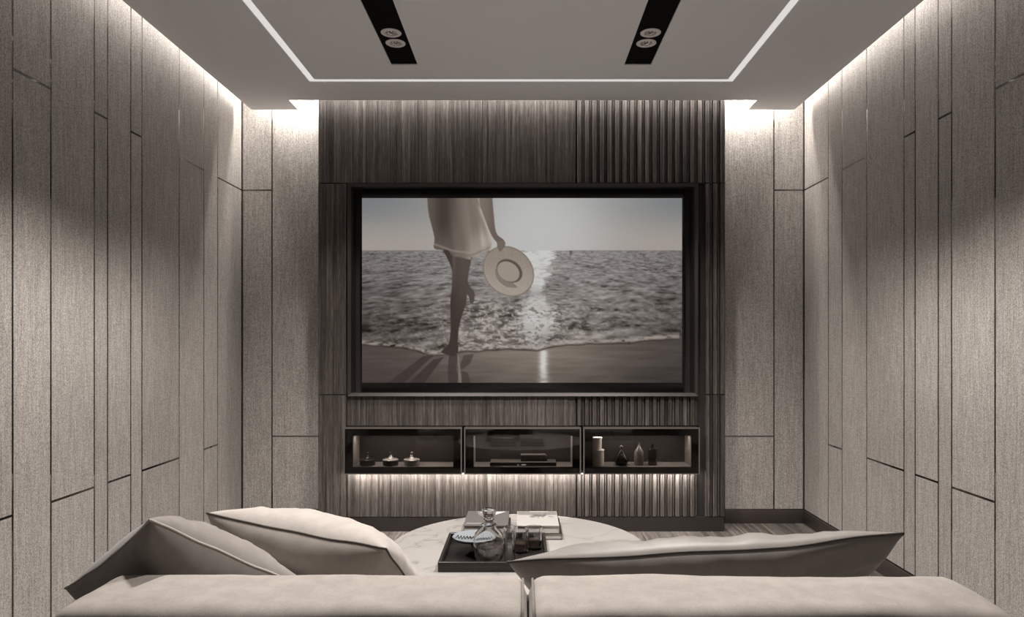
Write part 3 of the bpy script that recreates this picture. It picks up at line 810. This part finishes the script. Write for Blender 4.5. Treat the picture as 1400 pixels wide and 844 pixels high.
# glasses
def tumbler(px, Y, rr, h, segs, label, fill=True):
    r = empty('tumbler', (X(px, Y), Y, TB)); tag(r, label, 'glass', 'crystal glasses on the tray')
    b_ = 0.012
    lathe('body', 'glass', [(0, 0), (rr * 0.90, 0), (rr * 0.94, 0.002), (rr, h), (rr - 0.003, h), (rr * 0.94 - 0.0045, b_), (0, b_)], parent=r, segs=segs, smooth=segs > 16)
    if fill: lathe('drink', 'whisky', [(0, b_ + 0.0006), (rr * 0.94 - 0.0052, b_ + 0.0006), (rr * 0.95 - 0.0052, b_ + 0.03), (0, b_ + 0.03)], parent=r, segs=segs, smooth=segs > 16)
tumbler(697, 2.78, 0.024, 0.150, 12, 'tall narrow cut crystal glass beside the decanter', False)
tumbler(711, 2.93, 0.036, 0.092, 10, 'cut crystal tumbler between tall glass and tray corner')
tumbler(730, 2.98, 0.036, 0.095, 8, 'cut crystal tumbler nearest the tray edge by the books')

# books
def book(x0, x1, y0, y1, z0, z1, cover, label, rot=0.0):
    r = empty('book', ((x0 + x1) / 2, (y0 + y1) / 2, z0)); tag(r, label, 'book', 'books on the coffee table')
    hw, hd, t = (x1 - x0) / 2, (y1 - y0) / 2, z1 - z0
    c = 0.003
    box('cover', cover, -hw, hw, -hd, hd, t - c, t, r)
    box('cover', cover, -hw, hw, -hd, hd, 0, c, r)
    box('spine', cover, hw - c, hw, -hd, hd, c, t - c, r)
    box('pages', 'page', -hw + 0.004, hw - c, -hd + 0.004, hd - 0.004, c, t - c, r)
    r.rotation_euler.z = rot
    return r
bx0, bx1, by0, by1 = -0.270, -0.068, 3.155, 3.42
book(bx0 - 0.004, bx1 + 0.008, by0, by1, TZ, TZ + 0.032, 'cover_dark', 'dark book under the charcoal one, left stack behind the tray')
b1 = book(bx0, bx1, by0 - 0.004, by1, TZ + 0.0322, TZ + 0.064, 'cover_grey', 'charcoal book with pale triangle print, top of the left stack')
t_ = 0.0318
prism('printed_triangle', 'print_grey', [(-0.055, 0.128), (0.04, 0.128), (-0.02, 0.02), (-0.045, 0.06)], t_, t_ + 0.0005, b1)
prism('printed_triangle', 'print_light', [(0.03, 0.05), (0.085, 0.12), (-0.045, 0.105)], t_ + 0.0005, t_ + 0.001, b1)
prism('printed_line', 'print_light', [(-0.09, -0.098), (-0.02, -0.098), (-0.02, -0.094), (-0.09, -0.094)], t_, t_ + 0.0005, b1)
book(-0.022, 0.178, 3.150, 3.42, TZ, TZ + 0.030, 'cover_dark', 'pale paged book with dark cover under the white one, right stack')
b2 = book(-0.028, 0.164, 3.150, 3.418, TZ + 0.0302, TZ + 0.064, 'cover_white', 'white art book with dark flower print, top of the right stack')
t_ = 0.0338
prism('printed_band', 'print_grey', [(-0.094, 0.06), (0.094, 0.06), (0.094, 0.132), (-0.094, 0.132)], t_, t_ + 0.0004, b2)
rr_ = random.Random(4)
for k in range(26):
    a = rr_.uniform(0, 2 * PI); q = abs(rr_.gauss(0, 0.5)); px_ = 0.005 + math.cos(a) * q * 0.05; py_ = 0.045 + math.sin(a) * q * 0.045
    s_ = rr_.uniform(0.006, 0.014); th = rr_.uniform(0, PI)
    prism('printed_petal', 'cover_grey' if k % 3 else 'print_grey', [(px_ + s_ * math.cos(th + d) * m_, py_ + s_ * math.sin(th + d) * m_) for d, m_ in ((0, 1.5), (PI / 2, 0.6), (PI, 1.5), (3 * PI / 2, 0.6))], t_ + 0.0004, t_ + 0.0008 + k * 0.00001, b2)
prism('printed_title', 'print_light', [(-0.035, 0.118), (0.055, 0.118), (0.055, 0.125), (-0.035, 0.125)], t_ + 0.0004, t_ + 0.0008, b2)
box('dark_spine', 'cover_dark', 0.0962, 0.0975, -0.134, 0.134, 0.0, 0.0338, b2)

# ------------------------------------------------------------------ sofa
SFX0, SFX1 = -0.885, 0.925
SM = 0.010
ST = 0.805
sf = empty('sofa', (0.02, 1.75, 0)); tag(sf, 'light beige two seat sofa seen from behind, facing the television', 'sofa')
def cushion(name, x0, x1, y0, y1, z0, z1, rad, crown, m, parent, seed):
    """rounded cushion: superellipse-ish box with crowned faces and soft unevenness"""
    nx, ny, nz = 40, 14, 10
    bm = bmesh.new(); vc = {}
    def rp(a, b, t, r):    # parameter to coordinate with denser samples at the rounded ends
        return a + (b - a) * (0.5 - 0.5 * math.cos(PI * t)) * 0.35 + (b - a) * t * 0.65
    def pos(i, j, k):
        p = Vector((rp(x0, x1, i / nx, rad), rp(y0, y1, j / ny, rad), rp(z0, z1, k / nz, rad)))
        c = Vector((min(max(p.x, x0 + rad), x1 - rad), min(max(p.y, y0 + rad), y1 - rad), min(max(p.z, z0 + rad), z1 - rad)))
        d = p - c
        if d.length > 1e-9:
            mxn = max(abs(d.x), abs(d.y), abs(d.z))
            p = c + d.normalized() * mxn
        u = (i / nx * 2 - 1); v = (j / ny * 2 - 1); w_ = (k / nz * 2 - 1)
        if k == nz or k == 0:
            p.z += (1 if k else -0.3) * crown * (1 - u ** 6) * (1 - v * v)
        n_ = noise.noise(Vector((p.x * 5, p.y * 9, p.z * 9)) + Vector((seed, 0, 0))) * 0.005 + noise.noise(Vector((p.x * 17, p.y * 21, p.z * 21)) + Vector((seed, 3, 0))) * 0.0016
        p.z += n_; p.y += n_ * 0.6
        return p
    def v(i, j, k):
        if (i, j, k) not in vc: vc[(i, j, k)] = bm.verts.new(pos(i, j, k))
        return vc[(i, j, k)]
    for i in range(nx):
        for j in range(ny):
            for k in (0, nz): bm.faces.new((v(i, j, k), v(i + 1, j, k), v(i + 1, j + 1, k), v(i, j + 1, k)))
    for i in range(nx):
        for k in range(nz):
            for j in (0, ny): bm.faces.new((v(i, j, k), v(i + 1, j, k), v(i + 1, j, k + 1), v(i, j, k + 1)))
    for j in range(ny):
        for k in range(nz):
            for i in (0, nx): bm.faces.new((v(i, j, k), v(i, j + 1, k), v(i, j + 1, k + 1), v(i, j, k + 1)))
    o = obj(name, bm, m)
    for p in o.data.polygons: p.use_smooth = True
    return under(o, parent)
def rrect_loop(x, y0, y1, z0, z1, r, n=6):
    pts = []
    for cy, cz, a0 in ((y1 - r, z1 - r, 0), (y0 + r, z1 - r, 90), (y0 + r, z0 + r, 180), (y1 - r, z0 + r, 270)):
        for k in range(n + 1):
            a = math.radians(a0 + 90 * k / n); pts.append((x, cy + r * math.cos(a), cz + r * math.sin(a)))
    return pts
YN, YFAR = 1.275, 1.505
for x0, x1, sd in ((SFX0, SM - 0.0012, 1.0), (SM + 0.0012, SFX1, 9.0)):
    cu = cushion('back_cushion', x0, x1, YN, YFAR, 0.28, ST, 0.035, 0.006, 'sofa', sf, sd)
    xi = x1 - 0.009 if x1 < 0.1 else x0 + 0.009
    ob = obj('piping', tube_bm(rrect_loop(xi, YN + 0.006, YFAR - 0.006, 0.292, ST - 0.004, 0.028), 0.0025, True), 'sofa_pipe', cu, True)
    # the cushion carries the offset of the sofa root: the child is in world coordinates as well
for x0, x1, sd in ((SFX0 + 0.01, SM - 0.003, 3.0), (SM + 0.003, SFX1 - 0.01, 6.0)):
    cushion('seat_cushion', x0, x1, YFAR + 0.004, 2.28, 0.28, 0.41, 0.04, 0.012, 'sofa', sf, sd)
under(box('base', 'sofa_frame', SFX0 - 0.20, SFX1 + 0.20, 1.19, 2.27, 0.09, 0.275, bevel=0.012), sf)
under(box('back_frame', 'sofa_frame', SFX0 - 0.005, SFX1 + 0.005, 1.19, YN - 0.006, 0.276, 0.66, bevel=0.02, seg=3), sf)
for a, b_ in ((SFX0 - 0.20, SFX0 - 0.012), (SFX1 + 0.012, SFX1 + 0.20)):
    cushion('armrest', a, b_, 1.28, 2.26, 0.277, 0.41, 0.05, 0.004, 'sofa', sf, a)
for xx in (SFX0 - 0.12, SFX1 + 0.12):
    for yy in (1.27, 2.18): under(lathe('leg', 'bronze', [(0, 0), (0.014, 0), (0.022, 0.089), (0, 0.089)], (xx, yy, 0), segs=16), sf)

# ------------------------------------------------------------------ pillows
def pillow(name, corners, T, m, pm, label, seed, pinch=0.05, puff=0.5, wr=0.005, pr=0.0030):
    c00, c10, c11, c01 = [Vector(c) for c in corners]      # top-left, top-right, bottom-right, bottom-left
    n = 44
    nrm = ((c10 - c00).cross(c01 - c00)).normalized()
    if nrm.y < 0: nrm = -nrm       # points away from the viewer
    base = (c00 + c10 + c11 + c01) / 4
    r = empty(name, base); tag(r, label, 'pillow', 'sofa pillows')
    def plane(u, v):
        uu = u * (1 - pinch * (1 - v * v)); vv_ = v * (1 - pinch * (1 - u * u))
        a, b_ = (uu + 1) / 2, (vv_ + 1) / 2
        return (c00 * (1 - a) + c10 * a) * (1 - b_) + (c01 * (1 - a) + c11 * a) * b_
    bm = bmesh.new(); fr_, bk = {}, {}
    for i in range(n + 1):
        for j in range(n + 1):
            u = math.sin((i / n - 0.5) * PI); v = math.sin((j / n - 0.5) * PI)
            p = plane(u, v)
            e = max(0.0, (1 - u * u) * (1 - v * v))
            t = T * e ** puff
            ed = min(1 - abs(u), 1 - abs(v))
            ang = u * 3.1 + v * 2.3 + seed
            wk = (noise.noise(Vector((u * 3.2 + seed, v * 3.2, 0.3))) * 1.6 + noise.noise(Vector((u * 8 + seed, v * 8, 1.3))) * 0.8 + noise.noise(Vector((u * 20 + seed, v * 9, 2.3))) * 0.45) * wr
            pk = math.sin((u if abs(v) > abs(u) else v) * 26 + noise.noise(Vector((u * 4, v * 4, seed))) * 5) * wr * 0.6 * math.exp(-ed * 6)
            mask = min(1.0, e * 6)
            if i in (0, n) or j in (0, n):
                sag = nrm * noise.noise(Vector((u * 2.5, v * 2.5, seed * 2))) * wr * 1.0
                bv = bm.verts.new(p + sag); fr_[i, j] = bk[i, j] = bv
            else:
                sag = nrm * noise.noise(Vector((u * 2.5, v * 2.5, seed * 2))) * wr * 1.0
                fr_[i, j] = bm.verts.new(p + sag + nrm * (t + (wk + pk) * mask))
                bk[i, j] = bm.verts.new(p + sag - nrm * (t + (wk * 0.8 - pk) * mask))
    for i in range(n):
        for j in range(n):
            bm.faces.new((fr_[i, j], fr_[i + 1, j], fr_[i + 1, j + 1], fr_[i, j + 1]))
            q = (bk[i, j], bk[i, j + 1], bk[i + 1, j + 1], bk[i + 1, j])
            if len(set(q)) == 4 and not all(x in (fr_[i, j], fr_[i + 1, j], fr_[i + 1, j + 1], fr_[i, j + 1]) for x in q):
                bm.faces.new(q)
    loop = [fr_[i, 0].co.copy() for i in range(n)] + [fr_[n, j].co.copy() for j in range(n)] + [fr_[i, n].co.copy() for i in range(n, 0, -1)] + [fr_[0, j].co.copy() for j in range(n, 0, -1)]
    o = obj('cover', bm, m)
    for p in o.data.polygons: p.use_smooth = True
    under(o, r)
    under(obj('piping', tube_bm(loop, pr, True, 8), pm, None, True), r)
    return r
def cpx(px, py, Y): return at(px, py, Y)

R0, R1 = cpx(694, 767, 1.60), cpx(1236, 730, 1.60)
pillow('pillow', [R0, R1, R1 + Vector((0.0, 0.36, -0.40)), R0 + Vector((0.06, 0.36, -0.34))], 0.10, 'pillow', 'pipe_dark', 'long satin taupe pillow lying along the right seat of the sofa', 2.0, 0.085, 0.45, 0.009)
B0, B1 = cpx(283, 702, 2.0), cpx(528, 750, 1.80)
dB = Vector((0.11, 0.36, -0.34))
pillow('pillow', [B0, B1, B1 + dB, B0 + dB], 0.135, 'pillow_light', 'pipe_dark', 'pale beige pillow with dark piping behind the taupe corner pillow', 5.0, 0.04, 0.45)
A0, A1, A3 = cpx(205, 711, 1.46), cpx(420, 801, 1.82), cpx(89, 805, 1.71)
pillow('pillow', [A0, A1, A1 + A3 - A0, A3], 0.12, 'pillow_dark', 'pipe_light', 'dark taupe pillow standing on its corner at the left end', 8.0, 0.05, 0.45)
